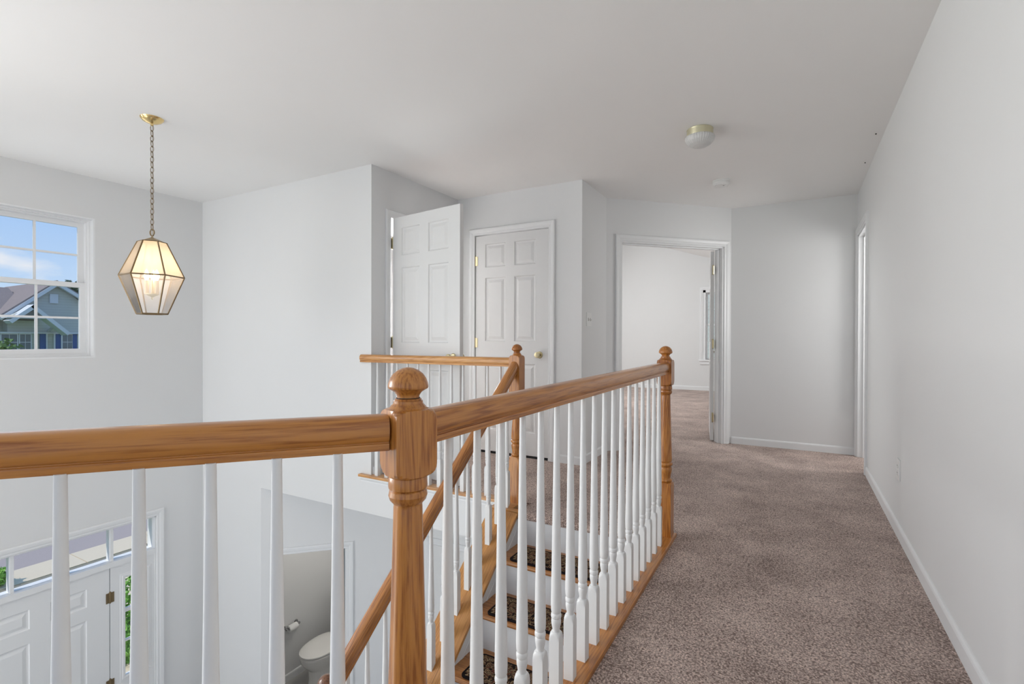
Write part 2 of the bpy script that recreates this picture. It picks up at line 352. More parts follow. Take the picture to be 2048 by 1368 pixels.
# stair walls and lower storey
bm = bmesh.new(); wall(bm, (-.655, .66), (-.655, 2.80), FZ, -.032, -.12); struct('wall_stair', bm, wall_m)
bm = bmesh.new(); box(bm, XL-.15, 2.2, YB-.1, 6.2, FZ-.1, FZ); struct('floor_lower', bm, tile_m)
P0 = Vector((-4.264, Y3, 0)); P1 = Vector((-3.25, 3.894, 0)); LP = (P1-P0).length
q0, q1 = (-4.165+4.264)*math.sqrt(2), (-3.735+4.264)*math.sqrt(2)
bm = bmesh.new(); wall(bm, P0[:2], P1[:2], FZ, SOF, .10, [(q0, q1, FZ, -.93)]); struct('wall_powder_room', bm, wall_m)
bm = bmesh.new(); wall(bm, (-3.27, 3.9), (.5, 3.9), FZ, SOF, .10, [(.15, 1.0, FZ, -.93)]); struct('wall_lower_hall', bm, wall_m)
bm = bmesh.new(); wall(bm, (XL, 4.66), (-3.2, 4.66), FZ, SOF, .10); wall(bm, (-3.9, 4.66), (-3.9, 3.5), FZ, SOF, -.1); struct('wall_powder_back', bm, wall_m)
# bedroom and side rooms shells
bm = bmesh.new(); wall(bm, (-5.0, 11.24), (-.4, 11.24), 0, 3.8, .12, [(5.0-1.70, 5.0-.92, .655, 2.12)]); struct('wall_bedroom_far', bm, wall_m)
bm = bmesh.new(); wall(bm, (-4.95, 5.95), (-4.95, 11.3), 0, 3.8, .12); struct('wall_bedroom_left', bm, wall_m)
bm = bmesh.new(); wall(bm, (-.5, 11.3), (-.5, 5.75), 0, 3.2, .12); struct('wall_bedroom_right', bm, wall_m)
bm = bmesh.new(); wall(bm, (-5.0, 5.85), (-2.02, 5.85), 0, 3.8, .1); wall(bm, (-1.62, 4.84), (-1.99, 5.95), 0, 3.6, .08); struct('wall_bedroom_near', bm, wall_m)
bm = bmesh.new(); wall(bm, (XR+.12, 6.1), (2.1, 6.1), 0, H, .1); wall(bm, (2.1, 6.1), (2.1, 4.0), 0, H, .1); wall(bm, (2.1, 4.0), (XR+.12, 4.0), 0, H, .1); struct('wall_bathroom', bm, wall_m)
bm = bmesh.new(); box(bm, XR+.12, 2.1, 4.0, 6.1, -.05, 0); struct('floor_bathroom', bm, tile_m)

# ---- casings and baseboards
m45 = frame_mtx((X2, Y5, 0), u45, -n45)
tn = [1]
def trim(bm):
    tn[0] += 1; return struct('trim_%d' % tn[0], bm, trim_m)
bm = bmesh.new(); casing(bm, m45, A0, A1, 0, 2.035)
box(bm, A0-.0, A0+.014, -.12, 0, 0, 2.035, m45); box(bm, A1-.014, A1, -.12, 0, 0, 2.035, m45); box(bm, A0, A1, -.12, 0, 2.021, 2.035, m45)
box(bm, A0+.014, A0+.026, -.075, -.04, 0, 2.021, m45); box(bm, A1-.026, A1-.014, -.075, -.04, 0, 2.021, m45); box(bm, A0+.014, A1-.014, -.075, -.04, 2.009, 2.021, m45)
trim(bm)
mC = frame_mtx((0, Y2, 0), (1, 0, 0), (0, -1, 0))
bm = bmesh.new(); casing(bm, mC, -2.680, -1.900, 0, 2.065)
for a, b in ((-2.685, -2.681), (-1.900, -1.896)): box(bm, a, b, -.1, 0, 0, 2.065, mC)
trim(bm)
mS = frame_mtx((X3, 0, 0), (0, 1, 0), (1, 0, 0))
bm = bmesh.new(); casing(bm, mS, 3.092, 3.88, 0, 2.065)
box(bm, 3.0925, 3.096, -.12, -.001, 0, 2.065, mS); box(bm, 3.876, 3.8795, -.12, -.001, 0, 2.065, mS); box(bm, 3.096, 3.876, -.12, -.001, 2.065, 2.079, mS); trim(bm)
mR = frame_mtx((XR, 0, 0), (0, 1, 0), (-1, 0, 0))
bm = bmesh.new(); casing(bm, mR, 4.93, 5.60, 0, 2.04)
box(bm, 4.93, 4.944, -.12, 0, 0, 2.04, mR); box(bm, 5.586, 5.60, -.12, 0, 0, 2.04, mR); box(bm, 4.93, 5.60, -.12, 0, 2.026, 2.04, mR)
box(bm, 5.574, 5.586, -.08, -.04, 0, 2.026, mR); box(bm, 4.944, 5.586, -.08, -.04, 2.014, 2.026, mR); trim(bm)
mPr = frame_mtx(P0, u45, -n45)
bm = bmesh.new(); casing(bm, mPr, q0, q1, FZ, -.93)
box(bm, q0, q0+.014, -.10, 0, FZ, -.93, mPr); box(bm, q1-.014, q1, -.10, 0, FZ, -.93, mPr); trim(bm)
mLH = frame_mtx((0, 3.9, 0), (1, 0, 0), (0, -1, 0))
bm = bmesh.new(); casing(bm, mLH, -3.12, -2.27, FZ, -.93); trim(bm)
BPROF = [(0, 0), (.012, 0), (.012, .058), (.009, .066), (.004, .071), (0, .072)]
bn = [0]
def base(side, p0, p1, nrm, z=0, h=1.0):
    """baseboard along p0-p1 standing out along nrm"""
    bm = bmesh.new(); n = Vector((*nrm, 0)).normalized()
    rings(bm, [[Vector((*p, z))+n*d+Vector((0, 0, q*h)) for d, q in BPROF] for p in (p0, p1)]); bmesh.ops.recalc_face_normals(bm, faces=bm.faces[:])
    return struct('baseboard_'+side, bm, trim_m)
base('right', (XR, YB), (XR, 4.866), (-1, 0)); base('end', (X6+.01, YE), (XR, YE), (0, -1))
base('switch', (X2, Y2-.012), (X2, Y5-.0), (1, 0)); base('closet', (-1.836, Y2), (X2+.012, Y2), (0, -1))
base('bedroom', (-4.95, 11.24), (-.5, 11.24), (0, -1), 0, 1.2); base('side_room', (X3, Y3+.02), (X3, 3.03), (1, 0))
base('powder_room', (XL, 3.0), (XL, 4.66), (1, 0), FZ, 1.25)

# ================================================================== WINDOWS
def sash(w, m, u0, u1, z0, z1, d0, d1, cols, rows, fr, name):
    """frame + muntins in one part, glass as its child"""
    bm = bmesh.new()
    box(bm, u0, u0+fr, d0, d1, z0, z1, m, .003); box(bm, u1-fr, u1, d0, d1, z0, z1, m, .003)
    box(bm, u0+fr-.002, u1-fr+.002, d0, d1, z0, z0+fr, m, .003); box(bm, u0+fr-.002, u1-fr+.002, d0, d1, z1-fr, z1, m, .003)
    mid = (d0+d1)/2; gu, gz = (u1-u0-2*fr)/cols, (z1-z0-2*fr)/rows
    for i in range(1, cols): u = u0+fr+gu*i; box(bm, u-.008, u+.008, mid-.007, mid+.007, z0+fr-.002, z1-fr+.002, m)
    for j in range(1, rows): z = z0+fr+gz*j; box(bm, u0+fr-.002, u1-fr+.002, mid-.0065, mid+.0065, z-.008, z+.008, m)
    o = link(name, bm, vinyl_m, w)
    bm = bmesh.new(); box(bm, u0+fr-.004, u1-fr+.004, mid-.001, mid+.001, z0+fr-.004, z1-fr+.004, m); link('glass_pane', bm, glass_m, o)
mF = frame_mtx((XL, 0, 0), (0, 1, 0), (-1, 0, 0))     # local y points outdoors
w = empty('window_1'); w['kind'] = 'structure'
bm = bmesh.new(); a, b, c, d = WU
for args in ((a, a+.012, 0, .16, c, d), (b-.012, b, 0, .16, c, d), (a+.012, b-.012, 0, .16, c, c+.012), (a+.012, b-.012, 0, .16, d-.012, d)): box(bm, *args, mF)
for o_, dd in ((.012, .055), (.024, .075)):
    for args in ((a+o_, a+o_+.0125, dd, .159, c+o_, d-o_), (b-o_-.0125, b-o_, dd, .159, c+o_, d-o_), (a+o_+.0125, b-o_-.0125, dd, .159, c+o_, c+o_+.0125), (a+o_+.0125, b-o_-.0125, dd, .159, d-o_-.0125, d-o_)): box(bm, *args, mF)
link('window_frame', bm, vinyl_m, w)
sash(w, mF, a+.036, b-.036, 1.505, d-.034, .115, .140, 3, 2, .040, 'upper_sash')
sash(w, mF, a+.036, b-.036, c+.036, 1.545, .082, .112, 3, 2, .040, 'lower_sash')
mB = frame_mtx((0, 11.24, 0), (1, 0, 0), (0, 1, 0))
w = empty('window_2'); w['kind'] = 'structure'
bm = bmesh.new(); a, b, c, d = -1.70, -.92, .655, 2.12
casing(bm, frame_mtx((0, 11.24, 0), (1, 0, 0), (0, -1, 0)), a, b, c, d)
box(bm, a-.08, b+.08, -.05, .10, c-.03, c, mB); box(bm, a-.06, b+.06, -.02, 0, c-.10, c-.03, mB)
for args in ((a, a+.05, 0, .12, c, d), (b-.05, b, 0, .12, c, d), (a, b, 0, .12, d-.05, d)): box(bm, *args, mB)
link('window_frame', bm, vinyl_m, w)
sash(w, mB, a+.05, b-.05, 1.37, d-.05, .085, .11, 3, 2, .035, 'upper_sash')
sash(w, mB, a+.05, b-.05, c, 1.41, .055, .08, 3, 2, .035, 'lower_sash')

w = empty('window_6'); w['kind'] = 'structure'          # unseen window added to the front wall for light from the viewer's left
bm = bmesh.new()
for args in ((-1.45, -1.39, .05, .14, .4, 2.1), (.49, .55, .05, .14, .4, 2.1), (-1.39, .49, .05, .14, .4, .46), (-1.39, .49, .05, .14, 2.04, 2.1), (-.48, -.42, .06, .13, .46, 2.04)): box(bm, *args, mF)
link('window_frame', bm, vinyl_m, w)
bm = bmesh.new(); box(bm, -1.40, .50, .09, .094, .45, 2.05, mF); link('glass_pane', bm, glass_m, w)
# ---- front door unit: transom and sidelights
w = empty('window_5'); w['kind'] = 'structure'
bm = bmesh.new()
casing(bm, frame_mtx((XL, 0, 0), (0, 1, 0), (1, 0, 0)), FU[0], FU[1], FZ, FU[3])
y0, y1 = FU[0], FU[1]; zt0, zt1 = -.885, FU[3]
box(bm, y0, y1, -.004, .12, DT, zt0, mF); box(bm, y0, y0+.012, 0, .12, FZ, zt1, mF); box(bm, y1-.012, y1, 0, .12, FZ, zt1, mF); box(bm, y0, y1, 0, .12, zt1-.008, zt1, mF)
for y in (1.143, 1.466, 1.789, 2.113): box(bm, y-.011, y+.011, .02, .10, zt0, zt1, mF)
for ya, yb in ((2.096, 2.445), (.725, 1.176)):     # sidelight panels
    g0, g1 = (2.200, 2.385) if ya > 2 else (.86, 1.05)
    for args in ((ya, g0, .01, .06, FZ, DT), (g1, yb, .01, .06, FZ, DT), (g0, g1, .01, .06, FZ, -1.95), (g0, g1, .01, .06, -1.055, DT)): box(bm, *args, mF)
    casing(bm, frame_mtx((XL-.01, 0, 0), (0, 1, 0), (1, 0, 0)), g0, g1, -1.95, -1.055, [(-.008, -.01), (-.008, .004), (0, .008), (.012, .008), (.018, .003), (.03, .003), (.034, 0)], True)
    for z, hh in ((-1.362, .016), (-1.635, .007)): box(bm, g0, g1, .015, .045, z-hh, z+hh, mF)
link('window_frame', bm, trim_m, w)
bm = bmesh.new()
box(bm, y0+.02, y1-.02, .05, .052, zt0, zt1, mF)
for g0, g1 in ((2.200, 2.385), (.86, 1.05)): box(bm, g0, g1, .030, .032, -1.95, -1.055, mF)
link('glass_pane', bm, glass_m, w)
# ================================================================== DOORS
def hinge(parent, loc, rz=0, label=None, m=brass_m):
    o = link('hinge', hinge_bm(), m, parent, loc); o.rotation_euler = (0, 0, rz)
    return o
def put_door(name, w, h, t, org, ang, rows, cols, knobs=(), hinges=(), hy=0, mm=None):
    d = empty(name, org, ang); d['kind'] = 'structure'
    link('door_leaf', door_leaf(w, h, t, rows, cols), mm or door_m, d)
    for x, z, s in knobs:
        o = link('door_knob', knob_bm((0, s, 0)), brass_m, d, (x, 0 if s < 0 else t, z), smooth=True)
    for hx, z, r in hinges: hinge(d, (hx, hy, z), r)
    return d
# 1 closet door (closed)
cw = .770
put_door('door_1', cw, 2.035, .035, (-2.676, Y2+.006, .022), 0, SIXROWS, [(.108, .328), (.424, .640)], [(cw-.085, .915, -1)], [(-.006, 1.80, 0), (-.006, 1.02, 0), (-.006, .25, 0)], -.004)
# 2 door standing open towards the landing
ow = .752; ang2 = math.atan2(2.985-3.095, .735)
od = put_door('door_2', ow, 2.045, .035, (-2.858, 3.093, .012), ang2, SIXROWS, [(.105, .318), (.418, .634)], [(ow-.065, .93, -1), (ow-.065, .93, 1)], [(-.014, 1.845, .35), (-.014, 1.035, .35), (-.014, .25, .35)], .010)
# 3 bedroom door, swung into the bedroom, seen nearly edge-on
hp = c45+u45*(A1-.016)+n45*.122
bd = put_door('door_3', .78, 2.0, .035, (hp.x-.004, hp.y+.004, .012), math.atan2(.985, -.150), SIXROWS, [(.11, .33), (.43, .65)], [(.72, .92, -1)], [(-.006, 1.80, .4), (-.006, 1.02, .4), (-.006, .24, .4)], .012)
# 4 front door
fd = empty('door_4', (XL-.012, D0, FZ+.01), PI/2); fd['kind'] = 'structure'
fw, fh = D1-D0-.004, DT-FZ-.014
rows4 = [(.22, .78), (.92, fh-.43+.05), (fh-.27, fh-.115)]
link('door_leaf', door_leaf(fw, fh, .045, rows4, [(.15, .385), (.51, .75)]), trim_m, fd).location = (0, -.0, 0)
for z in (fh-.26, 1.0, .22): hinge(fd, (fw+.004, -.004, z), 0, None)
for o in fd.children:
    if o.name.startswith('hinge'): o.data.materials[0] = dbrass_m
link('door_knob', knob_bm((0, -1, 0)), brass_m, fd, (.07, 0, .92), smooth=True)
# 5 closet door of the lower hall
put_door('door_5', .83, 2.02, .035, (-3.11, 3.905, FZ+.012), 0, SIXROWS, [(.115, .355), (.475, .715)], [(.76, .92, -1)], [(-.006, 1.80, 0), (-.006, .25, 0)], -.004)
# 6 bathroom door off the right wall, swung inside
put_door('door_6', .62, 2.01, .035, (XR+.125, 4.955, .012), math.radians(4), SIXROWS, [(.09, .27), (.35, .53)], [(.56, .92, 1)])
# 7 powder room door, swung inwards, with its jamb hinges
pp = P0+u45*(q0+.016)+n45*.10
pd = put_door('door_7', .56, 2.02, .035, (pp.x+.004, pp.y+.012, FZ+.01), math.radians(150), SIXROWS, [(.09, .25), (.32, .48)], [(.50, .92, -1)])
pj = empty('trim_20', (0, 0, 0)); pj['kind'] = 'structure'
for z in (FZ+1.80, FZ+.72+.30):
    o = hinge(pj, (P0+u45*(q0+.018)+n45*.06)+Vector((0, 0, z)), math.radians(135))
    o.name = 'hinge'
# black strip painting the shade in the gap beneath the closet door
bm = bmesh.new(); box(bm, -2.68, -1.90, Y2+.004, Y2+.08, -.001, .014); struct('trim_21', bm, dark_m)

# ================================================================== NEWELS, RAILS, BALUSTERS
FIN = [(.0335, 0)]
def sq_r(th, hs):
    c, s = abs(math.cos(th)), abs(math.sin(th)); return hs/max(c, s)
def turned(bm, sections, hs, n=48, shear=0, shear_top=0):
    """sections (r, z): each ring is the square of half side hs clipped by a circle of radius r"""
    ths = [2*PI*(i+.5)/n for i in range(n)]
    ths = sorted(set([round(t, 6) for t in ths]+[round(PI/4+k*PI/2, 6) for k in range(4)]))
    L = []
    for k, (r, z) in enumerate(sections):
        ring = []
        for t in ths:
            q = min(sq_r(t, hs), r); x, y = q*math.cos(t), q*math.sin(t)
            dz = (shear*y if k == 0 else 0)+(shear_top*y if k == len(sections)-1 else 0)
            ring.append((x, y, z+dz))
        L.append(ring)
    rings(bm, L)
BIG = 1.0
def arch(z0, z1, r0, r1, n=5):
    """quarter-round transition between turned radius r0 (at z0) and full square corner r1 (at z1)"""
    out = []
    for i in range(n+1):
        t = i/n; out.append((r0+(r1-r0)*math.sin(t*PI/2), z0+(z1-z0)*(1-math.cos(t*PI/2))))
    return out
def newel_sections(zb, blk0, blk1, hs=.0385):
    s = [(hs*1.5, zb)]
    R = hs*1.42
    s += [(R, .282)]+[(r, z) for r, z in arch(.308, .284, hs*.86, R)][::-1]
    s += [(.0305, .309), (.0345, .311), (.0375, .317), (.0345, .324), (.0305, .326), (.0285, .329), (.0300, .345), (.0345, .366), (.0360, .380), (.0340, .388), (.0300, .391), (.0310, .394), (.0375, .399), (.0390, .405), (.0375, .411), (.0315, .417), (.0350, .421), (.0358, .435), (.0345, .47)]
    top = blk0-.035
    s += [(.0345-.0085*(i/8)**.9, .47+(top-.03-.47)*i/8) for i in range(1, 9)]
    s += [(.0255, top-.026), (.0262, top-.023), (.0325, top-.016), (.0350, top-.008), (.0335, top), (.0305, top+.004), (.0345, top+.005), (.0352, top+.009), (.0345, top+.024), (.0335, top+.026)]
    s += arch(top+.028, blk0+.016, hs*.90, R)
    s += [(R, blk1-.016)]+arch(blk1+.004, blk1-.016, hs*.92, R)[::-1]
    s += [(.0330, blk1+.006), (.0305, blk1+.009), (.0275, blk1+.0115), (.0262, blk1+.014), (.0262, blk1+.018)]
    return s
FINIAL = [(.0235, -.004), (.0240, -.001), (.0200, .0005), (.0198, .003), (.0212, .007), (.0250, .012), (.0325, .0165), (.0352, .0180), (.0362, .0205), (.0362, .0235), (.0350, .029), (.0318, .037), (.0265, .0445), (.0190, .0505), (.0100, .0545), (.001, .056)]
def newel(name, x, y, dz, rz, blk0, blk1, label, zb=0.0, group=None):
    t = empty(name, (x, y, dz), rz)
    tag(t, label, 'newel post', group)
    bm = bmesh.new(); turned(bm, newel_sections(zb, blk0, blk1), .0385, 56); link('post', bm, oak_z, t, smooth=True)
    bm = bmesh.new(); turned(bm, [(r, z+blk1+.022) for r, z in FINIAL], .2, 40); link('finial', bm, oak_z, t, smooth=True)
    return t
nn_ = newel('newel_post', -.61, .70, -.013, math.radians(-25), .853, .962, 'large oak newel post with mushroom finial in the foreground where the two rails meet', .03)
bm = bmesh.new(); lathe(bm, [(.0190, .9835), (.0212, .9838), (.0215, .9852), (.0190, .9856)], 32); link('glue_gap', bm, plain('dark_glue', (.03, .018, .01), .7), nn_)
newel('newel_post', -.612, 2.785, 0, 0, .838, .965, 'oak newel post standing on the carpet edge at the far end of the hallway rail', .018)
newel('newel_post', -1.60, 2.905, 0, 0, .640, .967, 'oak newel post at the head of the stairs where balcony rail and sloping rail meet', .004)
ln = newel('newel_post', -1.60, 1.36, -1.29, 0, .838, .965, 'oak newel finial with painted shade at the foot of the sloping stair rail', -.06)
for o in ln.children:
    o.data.materials[0] = oak('oak_shade_post', 2, c0=(.10, .035, .015), c1=(.20, .085, .04))  # oak darkened: the shade at the stair foot is put into its colour

def rail_profile():
    pts = [(-.0225, 0), (.0225, 0), (.0235, .010), (.0225, .0125), (.0205, .0135), (.0205, .0150), (.0235, .0165), (.0262, .020), (.0280, .027), (.0287, .036), (.0280, .044), (.0255, .0510), (.0215, .0560), (.0150, .0595), (.0075, .0610)]
    return pts+[(-x, z) for x, z in pts[2:][::-1]]
def rail(name, p0, p1, label, flip=False, vcut=True, m=None):
    """handrail whose underside centre line runs p0 -> p1, plumb-cut at the ends"""
    p0, p1 = Vector(p0), Vector(p1); d = p1-p0; Lg = d.length; hz = Vector((d.x, d.y, 0)); 
    t = bpy.data.objects.new(name, None)
    bm = bmesh.new(); slope = d.z/hz.length; c = math.cos(math.atan(slope)); P = rail_profile(); nseg = 12
    # local x along the rail axis, sections plumb (vertical) so that ends meet the posts
    L = []
    for k in range(nseg+1):
        x = Lg*k/nseg
        ring = []
        for yy, zz in P:
            # vertical offset v = zz/c ; in the tilted frame: x += v*sin, z += v*cos
            if k in (0, nseg): v = zz/c; ring.append((x+v*math.sin(math.atan(slope)), yy, v*c))
            else: ring.append((x+zz/c*math.sin(math.atan(slope)), yy, zz))
        L.append(ring)
    rings(bm, L); bmesh.ops.recalc_face_normals(bm, faces=bm.faces[:])
    o = link(name, bm, m or oak_x, None, p0, smooth=True)
    o.rotation_euler = (0, -math.atan(slope), math.atan2(d.y, d.x))
    tag(o, label, 'handrail'); return o
hA = math.radians(-29)
rail('handrail', (-.61, .735, .8835), (-.611, 2.747, .8945), 'long oak handrail running beside the hallway between its two newel posts')
s0 = NP+DL*.036; s1 = NP+DL*3.03
rail('handrail', (s1.x, s1.y, .8830), (s0.x, s0.y, .8830), 'near oak handrail crossing the left foreground from the large newel')
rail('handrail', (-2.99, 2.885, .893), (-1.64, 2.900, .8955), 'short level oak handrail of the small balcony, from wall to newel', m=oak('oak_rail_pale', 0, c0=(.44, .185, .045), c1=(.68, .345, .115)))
zr = lambda y: .067+.8125*(y-1.9)
rail('handrail', (-1.60, 1.405, zr(1.405)), (-1.60, 2.872, zr(2.872)), 'sloping oak handrail going down the stairs from the balcony newel', m=oak('oak_rail_deep', 0, c0=(.26, .090, .020), c1=(.50, .205, .052)))

def bal_sections(h, sqt=.175):
    hs = .0158; R = hs*1.42
    s = [(R, 0), (R, sqt)]+arch(sqt+.028, sqt+.002, hs*.70, R)[::-1]
    b = sqt+.028
    s += [(.0108, b+.004), (.0116, b+.010), (.0140, b+.022), (.0145, b+.030), (.0138, b+.036), (.0125, b+.038), (.0150, b+.041), (.0155, b+.046), (.0150, b+.051), (.0128, b+.054), (.0150, b+.060), (.0158, b+.080)]
    z0 = b+.080
    s += [(.0079+.0079*(1-i/8)**1.2, z0+(h-z0)*i/8) for i in range(1, 9)]
    return s
def bal_mesh(name, h, shear=0, top=0, sqt=.175):
    bm = bmesh.new(); turned(bm, bal_sections(h, sqt), .0158, 24, shear, top)
    me = bpy.data.meshes.new(name); bm.to_mesh(me); bm.free(); me.materials.append(bal_m)
    for p in me.polygons: p.use_smooth = True
    try: me.set_sharp_from_angle(angle=math.radians(32))
    except Exception: pass
    return me
ORD = ['first', 'second', 'third', 'fourth', 'fifth', 'sixth', 'seventh', 'eighth', 'ninth', 'tenth', 'eleventh', 'twelfth', 'thirteenth', 'fourteenth', 'fifteenth', 'sixteenth', 'seventeenth', 'eighteenth', 'nineteenth', 'twentieth']
def baluster_row(me, spots, group, labfn):
    proto = None
    for i, (x, y, z, r) in enumerate(spots):
        if proto is None: o = proto = bpy.data.objects.new('baluster', me)
        else: o = proto.copy()
        C.objects.link(o); o.location = (x, y, z); o.rotation_euler = (0, 0, r)
        tag(o, labfn(i), 'baluster', group)
baluster_row(bal_mesh('baluster', .872), [(-.6095, .82+.1062*i, .016, math.radians((i*37) % 7-3)) for i in range(18)], 'white balusters under the hallway handrail',
             lambda i: '%s white turned baluster of the hallway rail, counted from the large newel' % ORD[i])
sp = []
for k in range(18):
    q = Vector((-.672, .594, 0))+DL*(.0935*k); sp.append((q.x, q.y, .016, math.radians(40)))
baluster_row(bal_mesh('baluster', .868), sp, 'white balusters under the near left handrail', lambda i: '%s white baluster of the near left rail, counted from the large newel' % ORD[i])
baluster_row(bal_mesh('baluster', .883), [(-2.83+.1010*i, 2.893, .012, 0) for i in range(12)], 'white balusters under the balcony handrail', lambda i: '%s slim white baluster of the small balcony, counted from the wall' % ORD[i])
zc = lambda y: -.20+.8125*(y-2.485)
ys = [2.775-.1090*k for k in range(13)]
baluster_row(bal_mesh('baluster', zr(2)-zc(2)+.004, .8125, .8125, .20), [(-1.60, y, min(zc(y)-.001, .012), 0) for y in ys], 'white balusters on the sloping stair cap', lambda i: '%s white baluster on the sloping stair cap, counted down from the balcony newel' % ORD[i])

# oak landing strips under the balusters
def strip(name, p0, p1, wdt, z0, z1, label, side=0, m=None):
    p0, p1 = Vector(p0), Vector(p1); d = p1-p0; Lg = Vector((d.x, d.y, 0)).length
    bm = bmesh.new(); box(bm, 0, Lg, -wdt/2, wdt/2, z0, z1, None, .004)
    o = link(name, bm, m or oak_x, None, (p0.x, p0.y, 0)); o.rotation_euler = (0, 0, math.atan2(d.y, d.x)); tag(o, label, 'floor trim'); return o
strip('landing_strip', (-.6105, .66, 0), (-.6105, 2.84, 0), .101, -.004, .018, 'long oak strip at the carpet edge carrying the hallway balusters', m=oak('oak_strip', 0, c0=(.36, .125, .024), c1=(.56, .235, .055)))
a_ = NP+DL*.02; b_ = NP+DL*3.04
strip('landing_strip', (b_.x, b_.y, 0), (a_.x, a_.y, 0), .10, -.004, .017, 'oak strip under the near left balusters')
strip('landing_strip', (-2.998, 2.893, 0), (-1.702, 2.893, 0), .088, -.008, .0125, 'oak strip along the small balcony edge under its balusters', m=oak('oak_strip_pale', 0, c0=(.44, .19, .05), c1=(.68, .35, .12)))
# white cove moulding under balcony strip
bm = bmesh.new(); cp = [(0, -.008), (-.026, -.008), (-.025, -.018), (-.018, -.030), (-.012, -.036), (-.012, -.046), (0, -.050)]
rings(bm, [[(x, Y3+y, z) for y, z in cp] for x in (-2.985, -1.71)]); bmesh.ops.recalc_face_normals(bm, faces=bm.faces[:]); trim(bm)

# ================================================================== STAIRS
st = empty('staircase', (-1.08, 1.3, -1.365)); tag(st, 'white and oak staircase going down between the balcony and the hallway rail', 'staircase')
def stl(name, bm, m, smooth=False):
    o = link(name, bm, m, st, smooth=smooth); o.location = (1.08, -1.3, 1.365); return o
SX0, SX1 = -1.50, -.656
RISE = .195
for k in range(1, 8):
    yr = 2.75-.24*(k-1)                      # riser plane above tread k
    bm = bmesh.new(); ztop = -RISE*(k-1)-(.031 if k == 1 else .026)
    if k == 1: ztop = -.032
    box(bm, SX0, SX1, yr, yr+.018, -RISE*k-.02, ztop); stl('riser', bm, trim_m)
    if k < 7:
        o = bpy.data.objects.new('tread', None)
        bm = bmesh.new(); yf = yr-.24-.027
        pr = [(yr+.0, 0), (yf+.010, 0), (yf+.003, -.004), (yf, -.013), (yf+.003, -.022), (yf+.010, -.026), (yr, -.026)]
        rings(bm, [[(x-(SX0), y-yf, z) for y, z in pr] for x in (SX0, SX1)]); bmesh.ops.recalc_face_normals(bm, faces=bm.faces[:])
        o = link('tread', bm, oak_y, st); o.location = (SX0+1.08, yf-1.3, -RISE*k+1.365)
# intermediate landing and short lower flight
bm = bmesh.new(); box(bm, -1.70, SX1, .30, 1.33, -1.50, -1.365); stl('stair_landing', bm, oak_y)
for k in range(1, 8):
    bm = bmesh.new(); box(bm, -1.70-.24*k, -1.70-.24*(k-1), .32, 1.30, FZ+.001, -1.365-.2*k); stl('lower_step', bm, trim_m)
# closed stringer wall with sloping oak cap
bm = bmesh.new()
y0_, y1_ = 1.335, 2.879
for xa, xb in ((-1.690, -1.50),):
    rings(bm, [[(x, y0_, zc(y0_)-.022), (x, 2.70, zc(2.70)-.022), (x, y1_-.01, -.034), (x, y1_-.01, -1.2), (x, y0_, -1.9)] for x in (xa, xb)])
bmesh.ops.recalc_face_normals(bm, faces=bm.faces[:]); stl('stringer', bm, trim_m)
bm = bmesh.new()      # white skirt band against the treads
rings(bm, [[(x, y0_, zc(y0_)-.10), (x, 2.74, zc(2.74)-.10), (x, 2.74, zc(2.74)-.118), (x, y0_, zc(y0_)-.118)] for x in (-1.501, -1.498)]); bmesh.ops.recalc_face_normals(bm, faces=bm.faces[:]); stl('skirt_bead', bm, trim_m)
Lc = math.hypot(2.728-1.335, .8125*(2.728-1.335)); bm = bmesh.new(); box(bm, 0, Lc, -.104, .104, -.021, 0, None, .003)
o = link('stringer_cap', bm, oak('oak_cap', 0, c0=(.40, .165, .040), c1=(.60, .29, .085)), st); o.location = (-1.597+1.08, 1.335-1.3, zc(1.335)+1.365); o.rotation_euler = (0, -math.atan(.8125), PI/2)
bm = bmesh.new(); box(bm, -1.700, -1.490, 2.735, 2.774, -.025, .006, None, .003); box(bm, -1.700, -1.556, 2.774, 2.935, -.025, .006, None, .003); stl('newel_plinth', bm, oak('oak_plinth', 0, c0=(.40, .165, .040), c1=(.60, .29, .085)))

# rugs on the treads
def rug(k, label):
    w, dp = .70, .208; t = empty('stair_rug', (-1.08, 0, 0)); yf = 2.75-.24*k-.027; z = -RISE*k
    t.location = (-1.432, yf+.018, z+.0005); tag(t, label, 'rug', 'rugs on the stair treads')
    def rr(o, z, n=6, r=.03):
        P = []
        for cx, cy, a0 in ((w-r, dp-r, 0), (r, dp-r, PI/2), (r, r, PI), (w-r, r, 3*PI/2)):
            for i in range(n+1):
                a = a0+PI/2*i/n; P.append((cx+(r-o)*math.cos(a), cy+(r-o)*math.sin(a), z))
        return P
    bm = bmesh.new(); rings(bm, [rr(0, 0), rr(0, .006), rr(.002, .008)]); link('border', bm, rugb_m, t)
    bm = bmesh.new(); rings(bm, [rr(.014, .006), rr(.014, .0092), rr(.016, .0097)]); link('field', bm, rug_m, t)
for k, lb in ((1, 'dark patterned rug on the topmost visible stair tread'), (2, 'dark patterned rug on the second stair tread down'), (3, 'dark patterned rug on the third stair tread, at the bottom of the picture'), (4, 'dark patterned rug on the fourth stair tread down')): rug(k, lb)

# ================================================================== LIGHTS AND FITTINGS
# pendant lantern over the foyer
PX, PY = -3.482, 1.623
pl = empty('pendant_lantern', (PX, PY, 1.228)); tag(pl, 'six-sided brass and glass pendant lantern hanging on a chain in the foyer, lit', 'pendant light')
def plk(name, bm, m, z=0, smooth=False, parent=None):
    return link(name, bm, m, parent or pl, (0, 0, z), smooth)
bm = bmesh.new(); lathe(bm, [(.002, -.045), (.008, -.044), (.009, -.034), (.014, -.032), (.030, -.028), (.050, -.018), (.061, -.006), (.063, 0), (.002, 0)], 32); plk('canopy', bm, plain('gold_brass', (.80, .60, .28), .2, 1), H-1.228, True)
